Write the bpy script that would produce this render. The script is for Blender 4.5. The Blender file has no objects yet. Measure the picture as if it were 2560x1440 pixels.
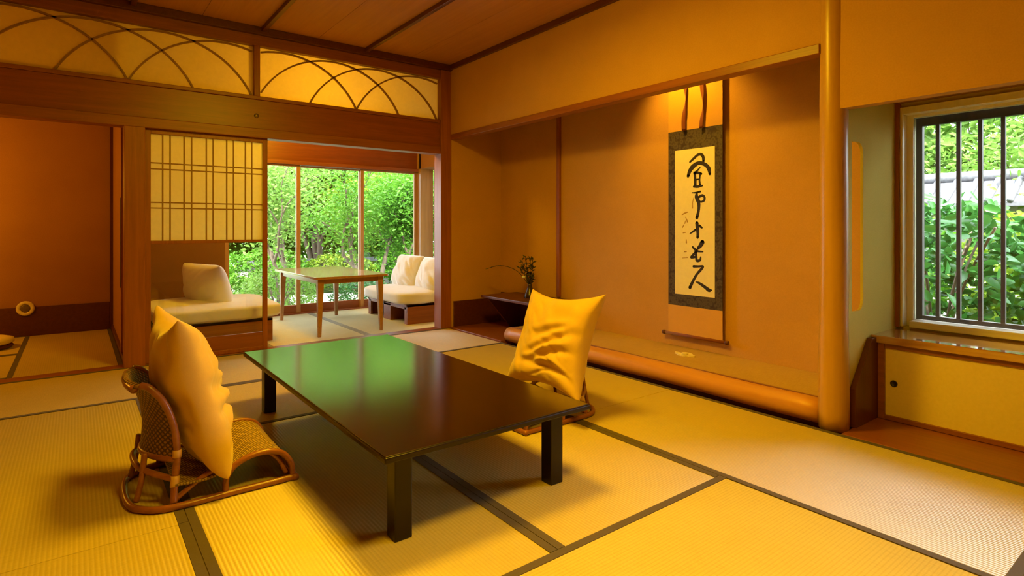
import bpy, bmesh, math, random
import numpy as np
from mathutils import Vector, Matrix, noise
PI = math.pi
C = bpy.context.scene.collection
R = random.Random(7)

# ------------------------------------------------------------------ camera
YAW = math.atan(1090.0/1427.0)
cam = bpy.data.cameras.new('camera')
co = bpy.data.objects.new('camera', cam); C.objects.link(co)
cam.sensor_width = 36.0; cam.lens = 36.0*1427.0/2560.0
cam.shift_y = -152.0/2560.0
cam.clip_start = .02; cam.clip_end = 200
co.location = (0, 0, 1.02)
co.rotation_euler = (PI/2, 0, -YAW)
bpy.context.scene.camera = co

# ------------------------------------------------------------------ light
W = bpy.data.worlds.new('sky'); bpy.context.scene.world = W; W.use_nodes = True
bg = W.node_tree.nodes['Background']
bg.inputs[0].default_value = (.80, .91, 1.0, 1); bg.inputs[1].default_value = 12.0
def lamp(name, kind, loc, energy, color, size=.3, target=None, size_y=None, spot=None, blend=.5, spread=None):
    l = bpy.data.lights.new(name, kind); l.energy = energy; l.color = color
    if kind == 'AREA':
        l.size = size
        if size_y: l.shape = 'RECTANGLE'; l.size_y = size_y
        if spread: l.spread = spread
    elif kind == 'SUN': l.angle = size
    else: l.shadow_soft_size = size
    if spot: l.spot_size = spot; l.spot_blend = blend
    o = bpy.data.objects.new(name, l); C.objects.link(o); o.location = loc
    if target is not None:
        o.rotation_euler = (Vector(target)-Vector(loc)).to_track_quat('-Z', 'Y').to_euler()
    return o
lamp('sunlight', 'SUN', (-10, -10, 20), 15.0, (1.0, .96, .86), math.radians(3), target=(-10+7, -10+8, 20-11))
AMBER = (1.0, .60, .014)
lamp('ceiling_lamp_light', 'AREA', (1.00, .70, 2.42), 26, AMBER, .42, target=(1.00, .70, 0), spread=math.radians(120))
lamp('table_lamp_light', 'AREA', (1.30, 2.25, 2.50), 56, AMBER, .5, target=(1.30, 2.25, 0))
lamp('table_lamp_glow', 'POINT', (1.30, 2.25, 2.36), 19, AMBER, .2)
lamp('alcove_lamp_light', 'SPOT', (3.22, 2.62, 2.42), 44, (1.0, .54, .03), .03, target=(3.64, 2.55, 1.7), spot=math.radians(95), blend=.8)
lamp('side_room_lamp_light', 'POINT', (-1.25, 6.15, 1.45), 34, (1.0, .46, .02), .12)
lamp('veranda_ceiling_light', 'POINT', (1.75, 5.80, 2.22), 50, AMBER, .12)
vs = bpy.context.scene.view_settings
vs.view_transform = 'Standard'; vs.look = 'None'; vs.gamma = 1.0; vs.use_curve_mapping = False
vs.exposure = 0.35

# ------------------------------------------------------------------ materials
def mat(name):
    m = bpy.data.materials.new(name); m.use_nodes = True
    return m, m.node_tree.nodes, m.node_tree.links, m.node_tree.nodes['Principled BSDF']
def coords(n, l, scale=(1,1,1), rot=(0,0,0), obj=True):
    t = n.new('ShaderNodeTexCoord'); mp = n.new('ShaderNodeMapping')
    mp.inputs['Scale'].default_value = scale; mp.inputs['Rotation'].default_value = rot
    l.new(t.outputs['Object'], mp.inputs[0]); return mp.outputs[0]
def nz(n, l, vec, scale, detail=4, rough=.55, dist=0):
    t = n.new('ShaderNodeTexNoise'); t.inputs['Scale'].default_value = scale
    t.inputs['Detail'].default_value = detail; t.inputs['Roughness'].default_value = rough
    t.inputs['Distortion'].default_value = dist
    l.new(vec, t.inputs['Vector']); return t.outputs['Fac']
def ramp(n, l, fac, stops):
    r = n.new('ShaderNodeValToRGB'); e = r.color_ramp.elements
    while len(e) < len(stops): e.new(.5)
    for i, (p, c) in enumerate(stops): e[i].position = p; e[i].color = (*c, 1)
    l.new(fac, r.inputs[0]); return r.outputs[0]
def bump(n, l, h, b, strength=.3, dist=.01, normal=None):
    k = n.new('ShaderNodeBump'); k.inputs['Strength'].default_value = strength; k.inputs['Distance'].default_value = dist
    l.new(h, k.inputs['Height'])
    if normal is not None: l.new(normal, k.inputs['Normal'])
    l.new(k.outputs[0], b.inputs['Normal']); return k.outputs[0]
def wood(name, dark, light, axis='x', rough=.4, grain=1.0, spec=.5, coat=0):
    m, n, l, b = mat(name)
    s = {'x': (1.2, 22, 22), 'y': (22, 1.2, 22), 'z': (22, 22, 1.2)}[axis]
    v = coords(n, l, s)
    f = nz(n, l, v, 1.6*grain, 6, .6, .6)
    c = ramp(n, l, f, [(.3, dark), (.7, light)])
    l.new(c, b.inputs['Base Color']); b.inputs['Roughness'].default_value = rough
    b.inputs['Specular IOR Level'].default_value = spec
    if coat: b.inputs['Coat Weight'].default_value = coat; b.inputs['Coat Roughness'].default_value = .05; b.inputs['Coat IOR'].default_value = 1.8
    bump(n, l, f, b, .12, .004)
    return m
def plaster(name, a, c2, rough=.9, sc=140):
    m, n, l, b = mat(name)
    v = coords(n, l)
    f = nz(n, l, v, sc, 5); g = nz(n, l, v, 2.2, 3)
    mx = n.new('ShaderNodeMath'); mx.operation = 'ADD'; l.new(f, mx.inputs[0]); l.new(g, mx.inputs[1])
    mh = n.new('ShaderNodeMath'); mh.operation = 'MULTIPLY'; mh.inputs[1].default_value = .5; l.new(mx.outputs[0], mh.inputs[0])
    l.new(ramp(n, l, mh.outputs[0], [(.35, a), (.65, c2)]), b.inputs['Base Color'])
    b.inputs['Roughness'].default_value = rough; b.inputs['Specular IOR Level'].default_value = .2
    bump(n, l, f, b, .25, .002); return m
def solid(name, c, rough=.5, spec=.5, metal=0, nscale=60, var=.12, bstr=.08):
    m, n, l, b = mat(name)
    v = coords(n, l); f = nz(n, l, v, nscale, 4)
    d = tuple(x*(1-var) for x in c); e = tuple(min(1, x*(1+var)) for x in c)
    l.new(ramp(n, l, f, [(.3, d), (.7, e)]), b.inputs['Base Color'])
    b.inputs['Roughness'].default_value = rough; b.inputs['Specular IOR Level'].default_value = spec
    b.inputs['Metallic'].default_value = metal
    bump(n, l, f, b, bstr, .003); return m
def tatami(name, along, a=(.49, .365, .095), c2=(.58, .44, .13), rough=.6, spec=.2):
    # ribs run parallel to the long cloth edge, rush stalks across
    m, n, l, b = mat(name)
    t = n.new('ShaderNodeTexCoord')
    w = n.new('ShaderNodeTexWave'); w.wave_type = 'BANDS'; w.bands_direction = 'Y' if along == 'x' else 'X'
    w.inputs['Scale'].default_value = 24.0; w.inputs['Distortion'].default_value = 0
    l.new(t.outputs['Object'], w.inputs['Vector'])
    s = (260, 18, 1) if along == 'x' else (18, 260, 1)
    v = coords(n, l, s); f = nz(n, l, v, 1, 3, .7)
    g = nz(n, l, coords(n, l, (1.5, 1.5, 1.5)), 1.4, 3)
    mx = n.new('ShaderNodeMath'); mx.operation = 'MULTIPLY_ADD'; mx.inputs[1].default_value = .35
    l.new(g, mx.inputs[0]); 
    ms = n.new('ShaderNodeMath'); ms.operation = 'MULTIPLY'; ms.inputs[1].default_value = .65; l.new(f, ms.inputs[0])
    l.new(ms.outputs[0], mx.inputs[2])
    base = ramp(n, l, mx.outputs[0], [(.36, a), (.62, c2)])
    mc = n.new('ShaderNodeMix'); mc.data_type = 'RGBA'; mc.blend_type = 'MULTIPLY'
    mc.inputs['Factor'].default_value = .55
    l.new(base, mc.inputs['A'])
    l.new(ramp(n, l, w.outputs['Fac'], [(.0, (.80, .78, .70)), (.5, (1, 1, 1))]), mc.inputs['B'])
    l.new(mc.outputs['Result'], b.inputs['Base Color'])
    b.inputs['Roughness'].default_value = rough; b.inputs['Specular IOR Level'].default_value = spec
    b.inputs['Anisotropic'].default_value = .95
    tv_ = n.new('ShaderNodeCombineXYZ'); tv_.inputs[0 if along == 'x' else 1].default_value = 1; l.new(tv_.outputs[0], b.inputs['Tangent'])
    k = bump(n, l, w.outputs['Fac'], b, .2, .002)
    bump(n, l, f, b, .15, .001, k)
    return m
def cloth(name, c, rough=.85, sheen=.3, sc=400, var=.1, trans=0):
    m, n, l, b = mat(name)
    v = coords(n, l); f = nz(n, l, v, sc, 2); g = nz(n, l, v, 9, 4)
    mh = n.new('ShaderNodeMath'); mh.operation = 'MULTIPLY_ADD'; mh.inputs[1].default_value = .5
    l.new(f, mh.inputs[0]); 
    mg = n.new('ShaderNodeMath'); mg.operation = 'MULTIPLY'; mg.inputs[1].default_value = .5; l.new(g, mg.inputs[0]); l.new(mg.outputs[0], mh.inputs[2])
    d = tuple(x*(1-var) for x in c); e = tuple(min(1, x*(1+var)) for x in c)
    l.new(ramp(n, l, mh.outputs[0], [(.35, d), (.65, e)]), b.inputs['Base Color'])
    b.inputs['Roughness'].default_value = rough; b.inputs['Sheen Weight'].default_value = sheen
    b.inputs['Specular IOR Level'].default_value = .25
    k = bump(n, l, f, b, .15, .001)
    bump(n, l, g, b, .25, .01, k)
    return m
def paper(name, c, trans=.45):
    m, n, l, b = mat(name)
    v = coords(n, l); f = nz(n, l, v, 30, 6, .7)
    col = ramp(n, l, f, [(.3, tuple(x*.93 for x in c)), (.7, c)])
    l.new(col, b.inputs['Base Color']); b.inputs['Roughness'].default_value = .9; b.inputs['Specular IOR Level'].default_value = .1
    t = n.new('ShaderNodeBsdfTranslucent'); l.new(col, t.inputs[0])
    mx = n.new('ShaderNodeMixShader'); mx.inputs[0].default_value = trans
    o = n['Material Output']; l.new(b.outputs[0], mx.inputs[1]); l.new(t.outputs[0], mx.inputs[2]); l.new(mx.outputs[0], o.inputs[0])
    return m
def glass(name, tint=(1,1,1), refl=1.0):
    m, n, l, b = mat(name)
    n.remove(b)
    tr = n.new('ShaderNodeBsdfTransparent'); tr.inputs[0].default_value = (*tint, 1)
    gl = n.new('ShaderNodeBsdfGlossy'); gl.inputs['Roughness'].default_value = .01
    fr = n.new('ShaderNodeFresnel'); fr.inputs[0].default_value = 1.5
    nn = n.new('ShaderNodeTexNoise'); nn.inputs['Scale'].default_value = 3
    bm_ = n.new('ShaderNodeBump'); bm_.inputs['Strength'].default_value = .01; l.new(nn.outputs[0], bm_.inputs['Height'])
    l.new(bm_.outputs[0], gl.inputs['Normal'])
    mu = n.new('ShaderNodeMath'); mu.operation = 'MULTIPLY'; mu.inputs[1].default_value = refl; l.new(fr.outputs[0], mu.inputs[0])
    mx = n.new('ShaderNodeMixShader'); l.new(mu.outputs[0], mx.inputs[0]); l.new(tr.outputs[0], mx.inputs[1]); l.new(gl.outputs[0], mx.inputs[2])
    l.new(mx.outputs[0], n['Material Output'].inputs[0]); return m
def leafm(name, a, c2, trans=.4, rough=.5):
    m, n, l, b = mat(name)
    v = coords(n, l); f = nz(n, l, v, 2.2, 5, .7)
    col = ramp(n, l, f, [(.3, a), (.7, c2)])
    l.new(col, b.inputs['Base Color']); b.inputs['Roughness'].default_value = rough; b.inputs['Specular IOR Level'].default_value = .35
    t = n.new('ShaderNodeBsdfTranslucent'); l.new(col, t.inputs[0])
    mx = n.new('ShaderNodeMixShader'); mx.inputs[0].default_value = trans
    l.new(b.outputs[0], mx.inputs[1]); l.new(t.outputs[0], mx.inputs[2]); l.new(mx.outputs[0], n['Material Output'].inputs[0])
    return m
def lacquer(name, rough=.155, ior=2.15):
    m, n, l, b = mat(name)
    v = coords(n, l, (30, 1.5, 1)); f = nz(n, l, v, 1, 4)
    l.new(ramp(n, l, f, [(.3, (.008, .0025, .001)), (.7, (.013, .004, .0015))]), b.inputs['Base Color'])
    b.inputs['Roughness'].default_value = rough; b.inputs['IOR'].default_value = ior
    g = nz(n, l, coords(n, l, (5, 5, 5)), 1, 3)
    bump(n, l, g, b, .03, .004); return m
def wicker(name, ca=(.05, .018, .006), cb_=(.30, .15, .04)):
    m, n, l, b = mat(name)
    t = n.new('ShaderNodeTexCoord')
    hs = []
    for rot in (PI/4, -PI/4):
        mp = n.new('ShaderNodeMapping'); mp.inputs['Rotation'].default_value = (0, 0, rot)
        l.new(t.outputs['UV'], mp.inputs[0])
        w = n.new('ShaderNodeTexWave'); w.inputs['Scale'].default_value = 14; w.bands_direction = 'X'
        l.new(mp.outputs[0], w.inputs['Vector']); hs.append(w.outputs['Fac'])
    mx = n.new('ShaderNodeMath'); mx.operation = 'MULTIPLY'; l.new(hs[0], mx.inputs[0]); l.new(hs[1], mx.inputs[1])
    l.new(ramp(n, l, mx.outputs[0], [(.02, ca), (.45, cb_)]), b.inputs['Base Color'])
    b.inputs['Roughness'].default_value = .55
    bump(n, l, mx.outputs[0], b, .8, .004); return m
def brocade(name):
    m, n, l, b = mat(name)
    v = n.new('ShaderNodeTexVoronoi'); v.inputs['Scale'].default_value = 38
    l.new(coords(n, l), v.inputs['Vector'])
    l.new(ramp(n, l, v.outputs['Distance'], [(.2, (.045, .028, .018)), (.5, (.075, .055, .025)), (.8, (.028, .012, .008))]), b.inputs['Base Color'])
    b.inputs['Roughness'].default_value = .7
    bump(n, l, v.outputs['Distance'], b, .2, .002); return m

M = {}
M['wx'] = wood('red_brown_wood_x', (.20, .056, .014), (.31, .092, .022), 'x', .42)
M['wy'] = wood('red_brown_wood_y', (.20, .056, .014), (.31, .092, .022), 'y', .42)
M['wz'] = wood('red_brown_wood_z', (.23, .066, .016), (.35, .108, .026), 'z', .42)
M['beam'] = wood('broad_beam_wood', (.19, .046, .012), (.27, .068, .018), 'x', .38)
M['dark'] = wood('dark_wood', (.075, .016, .009), (.12, .028, .013), 'y', .35)
M['darkz'] = wood('dark_wood_upright', (.075, .016, .009), (.12, .028, .013), 'z', .35)
M['log'] = wood('polished_log', (.44, .225, .03), (.56, .30, .05), 'z', .32, .6)
M['beamlog'] = wood('sill_log', (.48, .20, .045), (.58, .26, .06), 'y', .35, .7)
M['light'] = wood('pale_wood', (.78, .74, .44), (.88, .84, .55), 'z', .45)
M['lighty'] = wood('pale_wood_y', (.74, .66, .54), (.88, .80, .68), 'y', .45)
M['ceil'] = wood('ceiling_plank', (.40, .175, .05), (.48, .22, .065), 'y', .6, .7)
M['shelf'] = wood('glossy_shelf_wood', (.34, .15, .045), (.50, .25, .085), 'y', .1, .8, .9, 1.0)
M['floorb'] = wood('floor_board', (.19, .052, .016), (.28, .082, .024), 'y', .33)
M['wall'] = plaster('ochre_earth_wall', (.50, .265, .07), (.57, .31, .09))
M['wall2'] = plaster('pale_earth_wall', (.56, .46, .07), (.64, .53, .10))
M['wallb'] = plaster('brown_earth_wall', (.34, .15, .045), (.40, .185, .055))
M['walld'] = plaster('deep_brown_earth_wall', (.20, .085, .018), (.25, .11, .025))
M['jamb'] = wood('golden_jamb_wood', (.36, .19, .05), (.48, .27, .08), 'z', .4)
M['twig'] = leafm('dry_sprig_leaves', (.05, .045, .015), (.09, .08, .03), .1)
M['tx'] = tatami('tatami_rush_x', 'x')
M['ty'] = tatami('tatami_rush_y', 'y', rough=.40, spec=1.0)
M['tv'] = tatami('tatami_rush_veranda', 'y', (.66, .60, .34), (.78, .72, .44))
M['tk'] = tatami('alcove_rush', 'y', (.42, .26, .10), (.52, .34, .14))
M['heri'] = cloth('mat_border_cloth', (.085, .060, .035), .8, .1, 500)
M['heriv'] = cloth('veranda_border_cloth', (.33, .30, .20), .8, .1, 500)
M['paper'] = paper('shoji_paper', (.95, .88, .44), .76)
M['rpaper'] = paper('transom_paper', (.86, .73, .38), .6)
M['latt'] = wood('lattice_wood', (.24, .12, .035), (.34, .18, .06), 'z', .5)
M['glass'] = glass('window_glass')
M['lacq'] = lacquer('dark_lacquer'); M['lacql'] = lacquer('dark_leg_lacquer', .3, 1.4)
M['gold'] = cloth('gold_cushion_cloth', (.62, .39, .09), .75, .35, 350, .05)
M['cane'] = wood('rattan_cane', (.19, .058, .02), (.32, .11, .04), 'x', .3, 1)
M['bind'] = wood('pale_cane_binding', (.55, .32, .14), (.68, .42, .2), 'z', .4, 1)
M['wick'] = wicker('woven_cane')
M['wicks'] = wicker('pale_woven_seat', (.12, .06, .015), (.55, .36, .09))
M['white'] = cloth('white_cushion_cloth', (.74, .75, .76), .9, .2, 300, .04)
M['brocade'] = brocade('dark_brocade')
M['ink'] = solid('sumi_ink', (.018, .010, .008), .6)
M['inkf'] = solid('faint_ink', (.38, .22, .07), .7)
M['spaper'] = paper('scroll_paper', (.84, .75, .50), .0)
M['silk'] = cloth('scroll_silk', (.62, .33, .05), .6, .3, 300, .05)
M['silkd'] = cloth('scroll_ribbon', (.20, .05, .02), .6, .2, 300, .05)
M['fus'] = plaster('sliding_door_paper', (.70, .55, .25), (.76, .60, .29), .7, 60)
M['black'] = solid('black_iron', (.02, .015, .012), .35)
M['frame'] = wood('weathered_dark_wood', (.030, .021, .014), (.06, .043, .028), 'z', .55)
M['cream'] = solid('cream_ceramic', (.78, .66, .42), .35)
M['vase'] = solid('dark_bronze', (.035, .018, .02), .3, .6)
M['bark'] = wood('tree_bark', (.07, .05, .032), (.16, .12, .08), 'z', .9, .5)
M['leafa'] = leafm('fresh_green_leaves', (.045, .165, .008), (.125, .30, .02), .45)
M['leafb'] = leafm('yellow_green_leaves', (.13, .24, .012), (.25, .36, .035), .5)
M['leafc'] = leafm('deep_green_leaves', (.02, .09, .015), (.05, .18, .03), .25, .3)
M['leafd'] = leafm('pale_green_leaves', (.10, .22, .025), (.20, .34, .06), .5)
M['moss'] = solid('mossy_ground', (.10, .15, .04), .95, .1, 0, 5, .4, .5)
M['gravel'] = solid('pale_gravel', (.42, .41, .34), .9, .2, 0, 40, .3, .5)
M['gwall'] = plaster('garden_wall_plaster', (.24, .235, .20), (.30, .29, .25))
M['tile'] = solid('grey_roof_tile', (.11, .11, .12), .4, .6, 0, 25, .25, .2)
M['stone'] = solid('garden_stone', (.18, .175, .15), .85, .3, 0, 8, .3, .5)
M['brass'] = solid('dull_brass', (.22, .16, .06), .4, .5, .6)

# ------------------------------------------------------------------ mesh helpers
class MB:
    def __init__(s): s.v = []; s.f = []; s.uv = None; s.sm = []
    def add(s, vs, fs, smooth=False):
        k = len(s.v); s.v += [tuple(v) for v in vs]; s.f += [tuple(i+k for i in f) for f in fs]; s.sm += [smooth]*len(fs); return s
    def box(s, x0, y0, z0, x1, y1, z1):
        x0, x1 = min(x0, x1), max(x0, x1); y0, y1 = min(y0, y1), max(y0, y1); z0, z1 = min(z0, z1), max(z0, z1)
        v = [(x0,y0,z0),(x1,y0,z0),(x1,y1,z0),(x0,y1,z0),(x0,y0,z1),(x1,y0,z1),(x1,y1,z1),(x0,y1,z1)]
        return s.add(v, [(0,3,2,1),(4,5,6,7),(0,1,5,4),(1,2,6,5),(2,3,7,6),(3,0,4,7)])
    def prism(s, pts, off):      # planar polygon extruded by a vector
        n = len(pts); o = Vector(off)
        v = [Vector(p) for p in pts]; v2 = [p+o for p in v]
        fs = [tuple(range(n))[::-1], tuple(range(n, 2*n))]+[(i, (i+1) % n, n+(i+1) % n, n+i) for i in range(n)]
        return s.add(v+v2, fs)
    def tube(s, pts, r, seg=10, closed=False, cap=True):
        P = [Vector(p) for p in pts]; n = len(P)
        rr = r if isinstance(r, (list, tuple)) else [r]*n
        vs = []; up = None
        for i, p in enumerate(P):
            if closed: t = (P[(i+1) % n]-P[i-1]).normalized()
            else: t = (P[min(i+1, n-1)]-P[max(i-1, 0)]).normalized()
            if up is None:
                a = Vector((0,0,1)) if abs(t.z) < .9 else Vector((1,0,0))
                up = (a-t*a.dot(t)).normalized()
            else: up = (up-t*up.dot(t)).normalized()
            b = t.cross(up)
            for k in range(seg):
                q = 2*PI*k/seg; vs.append(p+(up*math.cos(q)+b*math.sin(q))*rr[i])
        fs = []
        for i in range(n if closed else n-1):
            j = (i+1) % n
            for k in range(seg):
                fs.append((i*seg+k, i*seg+(k+1) % seg, j*seg+(k+1) % seg, j*seg+k))
        if cap and not closed:
            fs.append(tuple(range(seg))[::-1]); fs.append(tuple((n-1)*seg+k for k in range(seg)))
        return s.add(vs, fs, True)
    def lathe(s, prof, c, seg=28):    # prof: (r, z)
        vs = []; fs = []
        for r, z in prof:
            for k in range(seg):
                q = 2*PI*k/seg; vs.append((c[0]+r*math.cos(q), c[1]+r*math.sin(q), c[2]+z))
        for i in range(len(prof)-1):
            for k in range(seg): fs.append((i*seg+k, i*seg+(k+1) % seg, (i+1)*seg+(k+1) % seg, (i+1)*seg+k))
        fs.append(tuple(range(seg))[::-1]); fs.append(tuple((len(prof)-1)*seg+k for k in range(seg)))
        return s.add(vs, fs, True)
    def grid(s, fn, nu, nv, smooth=True, thick=0):
        k = len(s.v); vs = [fn(i/nu, j/nv) for j in range(nv+1) for i in range(nu+1)]
        fs = [(j*(nu+1)+i, j*(nu+1)+i+1, (j+1)*(nu+1)+i+1, (j+1)*(nu+1)+i) for j in range(nv) for i in range(nu)]
        return s.add(vs, fs, smooth)
    def build(s, name, m, parent=None, bevel=0, origin=None, subd=0, solidify=0):
        v = [Vector(p) for p in s.v]
        if parent is not None and origin is None: org = Vector((0, 0, 0)) if not parent.get('_org') else Vector(parent['_org'])
        elif origin is not None: org = Vector(origin)
        else:
            a = np.array(s.v); org = Vector(((a[:,0].min()+a[:,0].max())/2, (a[:,1].min()+a[:,1].max())/2, a[:,2].min()))
        me = bpy.data.meshes.new(name); me.from_pydata([p-org for p in v], [], s.f); me.validate()
        if len(me.polygons) == len(s.sm): me.polygons.foreach_set('use_smooth', s.sm)
        me.materials.append(m if not isinstance(m, str) else M[m])
        o = bpy.data.objects.new(name, me); C.objects.link(o)
        if parent is not None: o.parent = parent
        else: o.location = org
        bmn = bmesh.new(); bmn.from_mesh(me); bmesh.ops.recalc_face_normals(bmn, faces=bmn.faces); bmn.to_mesh(me); bmn.free()
        if solidify: d = o.modifiers.new('solid', 'SOLIDIFY'); d.thickness = solidify; d.offset = 0
        if bevel: d = o.modifiers.new('bevel', 'BEVEL'); d.width = bevel; d.segments = 2; d.limit_method = 'ANGLE'
        if subd: d = o.modifiers.new('sub', 'SUBSURF'); d.levels = subd; d.render_levels = subd
        return o
ORG = {}
def thing(name, label, cat, loc=(0,0,0), group=None, rz=0):
    o = bpy.data.objects.new(name, None); C.objects.link(o); o.location = loc; o.rotation_euler = (0, 0, rz)
    o.empty_display_size = .1
    o['label'] = label; o['category'] = cat
    if group: o['group'] = group
    ORG[o.name] = Vector(loc); return o
def part(mb, name, m, parent, **k):     # mesh written in world coordinates, parented to a thing or to a part of it
    p = parent; t = Vector((0,0,0))
    while p is not None: t = t+p.location; p = p.parent
    return mb.build(name, m, parent, origin=t, **k)
def tag(o, label, cat, group=None, kind=None):
    o['label'] = label; o['category'] = cat
    if group: o['group'] = group
    if kind: o['kind'] = kind
    return o
def struct(mb, name, m, bevel=0, **k):
    o = mb.build(name, m, None, bevel=bevel, **k); o['kind'] = 'structure'; return o
def relabel(o, label): o['label'] = label; return o
def B(*a): return MB().box(*a)
def dup(root, loc, rz, label):
    r = root.copy(); C.objects.link(r); r.location = loc; r.rotation_euler = (0, 0, rz); r['label'] = label
    for ch in list(root.children):
        c = ch.copy(); C.objects.link(c); c.parent = r
        for g in list(ch.children):
            d = g.copy(); C.objects.link(d); d.parent = c
    return r

# ------------------------------------------------------------------ room shell
ZC = 2.655
XR = 3.02; YW = 5.0
struct(B(-2.5, -1.9, -.16, 3.95, 7.05, -.05), 'floor', 'floorb')
# unseen stretches of floor at mat height
struct(B(-2.5, -1.9, -.05, -.59, 4.985, -.001), 'floor_left', 'tx')
struct(B(-.59, -1.9, -.05, 2.99, -.45, -.001), 'floor_front', 'tx')
# ceiling of planks laid along the room, two seams between battens
c = MB()
xs = [-2.5, -1.91, -1.46, -1.02, -.57, -.12, .33, .775, 1.22, 1.665, 2.11, 2.56, XR+.02]
for a, b in zip(xs[:-1], xs[1:]): c.box(a+.0015, -1.9, ZC, b-.0015, YW+.02, ZC+.02)
c.box(-2.5, -1.9, ZC+.02, XR+.02, YW+.02, ZC+.05)
struct(c, 'ceiling', 'ceil')
for i, x in enumerate((-1.46, -.57, .33, 1.22, 2.11)):
    struct(B(x-.017, -1.9, ZC-.035, x+.017, YW-.055, ZC), 'trim_%d' % (i+1), 'dark', bevel=.003)
struct(B(-2.4, YW-.055, ZC-.06, XR, YW, ZC), 'trim_6', 'dark', bevel=.004)      # dark cornice over the transom
struct(B(XR-.028, -1.7, ZC-.05, XR, YW-.055, ZC), 'trim_7', 'dark', bevel=.003)
# unseen walls closing the room
struct(B(-2.6, -2.0, -.16, -2.5, 7.15, 2.8), 'wall_left', 'wall')
struct(B(-2.5, -2.0, -.16, 3.95, -1.9, 2.8), 'wall_front', 'wall')
# right wall: lintel panel over both recesses
struct(B(XR, 1.36, 1.955, XR+.07, YW-.04, ZC+.02), 'wall_right', 'wall')
struct(B(XR, -1.9, 1.61, XR+.07, 1.265, ZC+.02), 'wall_right_front', 'wall')
struct(B(XR-.012, 1.36, 1.905, XR+.075, YW-.04, 1.957), 'trim_8', 'wy', bevel=.004)
# tokonoma shell
XB = 3.64
struct(B(XB, 1.28, -.05, XB+.08, YW+.1, 2.8), 'wall_alcove_back', 'wall')
struct(B(XR, YW-.04, -.05, XB, YW+.1, 2.8), 'wall_alcove_left', 'wall')
struct(B(XR+.07, 1.285, 2.50, XB, YW-.04, 2.56), 'ceiling_alcove', 'ceil')
struct(B(XB-.022, 4.0, .36, XB, 4.045, 2.5), 'trim_9', 'wz', bevel=.003)
struct(B(XR+.02, YW-.055, .0, XB-.001, YW-.039, .27), 'baseboard_left', 'dark', bevel=.002)
struct(B(XB-.016, 4.09, .0, XB+.002, YW-.056, .325), 'baseboard_back', 'dark', bevel=.002)
struct(B(3.0, 4.09, -.05, XB, YW-.04, .012), 'floor_alcove_board', 'floorb', bevel=.003)
# slotted side wall between alcove and window bay
def slot_wall():
    bm = bmesh.new()
    x0, x1, z0, z1 = 3.10, 3.80, -.05, 2.56
    sx0, sx1, sz0, sz1, r = 3.152, 3.292, .585, 1.462, .055
    loop = [(sx0, sz0)]
    for k in range(7):
        a = -PI/2+PI/2*k/6; loop.append((sx1-r+r*math.cos(a), sz0+r+r*math.sin(a)))
    for k in range(7):
        a = PI/2*k/6; loop.append((sx1-r+r*math.cos(a), sz1-r+r*math.sin(a)))
    loop.append((sx0, sz1))
    outer = [(x0, z0), (x1, z0), (x1, z1), (x0, z1)]
    for yy in (1.265, 1.279):
        vo = [bm.verts.new((x, yy, z)) for x, z in outer]; vi = [bm.verts.new((x, yy, z)) for x, z in loop]
        es = [bm.edges.new((vo[i], vo[(i+1) % 4])) for i in range(4)]+[bm.edges.new((vi[i], vi[(i+1) % len(vi)])) for i in range(len(vi))]
        bmesh.ops.triangle_fill(bm, use_beauty=True, edges=es)
        if yy == 1.265: v1, w1 = vo, vi
        else: v2, w2 = vo, vi
    for a, b in ((v1, v2), (w1, w2)):
        for i in range(len(a)):
            j = (i+1) % len(a); bm.faces.new((a[i], a[j], b[j], b[i]))
    # drop triangles covering the slot
    for f in list(bm.faces):
        cc = f.calc_center_median()
        if abs(f.normal.y) > .5 or True:
            if sx0+.004 < cc.x < sx1-.004 and sz0+.004 < cc.z < sz1-.004 and (abs(cc.y-1.265) < 1e-4 or abs(cc.y-1.279) < 1e-4): bm.faces.remove(f)
    mb = MB(); bm.verts.index_update()
    mb.add([v.co[:] for v in bm.verts], [[v.index for v in f.verts] for f in bm.faces]); bm.free(); return mb
struct(slot_wall(), 'wall_bay_side', 'wall2')
# window bay
XW = 3.75
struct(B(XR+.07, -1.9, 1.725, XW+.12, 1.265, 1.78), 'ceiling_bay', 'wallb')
struct(B(XW, -1.9, -.05, XW+.12, 1.265, .455), 'wall_bay_lower', 'wall2')
struct(B(XW, -1.9, 1.70, XW+.12, 1.265, 2.8), 'wall_bay_upper', 'wall2')
struct(B(XW, -1.9, .455, XW+.12, -1.02, 1.70), 'wall_bay_front', 'wall2')
struct(B(XW-.035, 1.243, .452, XW+.0, 1.264, 1.724), 'trim_10', 'wz', bevel=.002)
# the step board in front of the bay
struct(B(2.995, -1.9, -.05, 3.40, 1.25, .004), 'floor_bay_board', 'floorb', bevel=.003)

# barred window of the bay
w = struct(B(0,0,0,.01,.01,.01), 'window_1', 'light'); w.data.clear_geometry()
w.location = (XW, .45, .455)
fr = MB()
fr.box(XW-.02, 1.230, .455, XW+.05, 1.243, 1.70); fr.box(XW+.05, 1.200, .455, XW+.10, 1.243, 1.70); fr.box(XW-.02, -1.02, .455, XW+.10, -.96, 1.70)
fr.box(XW-.02, -.96, 1.660, XW+.05, 1.230, 1.70); fr.box(XW+.05, -.96, 1.645, XW+.10, 1.200, 1.70)
part(fr, 'window_frame', 'light', w, bevel=.003)
part(B(XW-.02, -.96, .455, XW+.11, 1.198, .492), 'window_sill', 'lighty', w, bevel=.003)
fr = MB(); X1 = XW+.105
fr.box(X1, 1.172, .48, X1+.035, 1.225, 1.66); fr.box(X1, -.98, .49, X1+.035, -.94, 1.66)
fr.box(X1, -.94, .48, X1+.035, 1.172, .515); fr.box(X1, -.94, 1.60, X1+.035, 1.172, 1.66)
part(fr, 'outer_frame', 'frame', w, bevel=.002)
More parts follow.
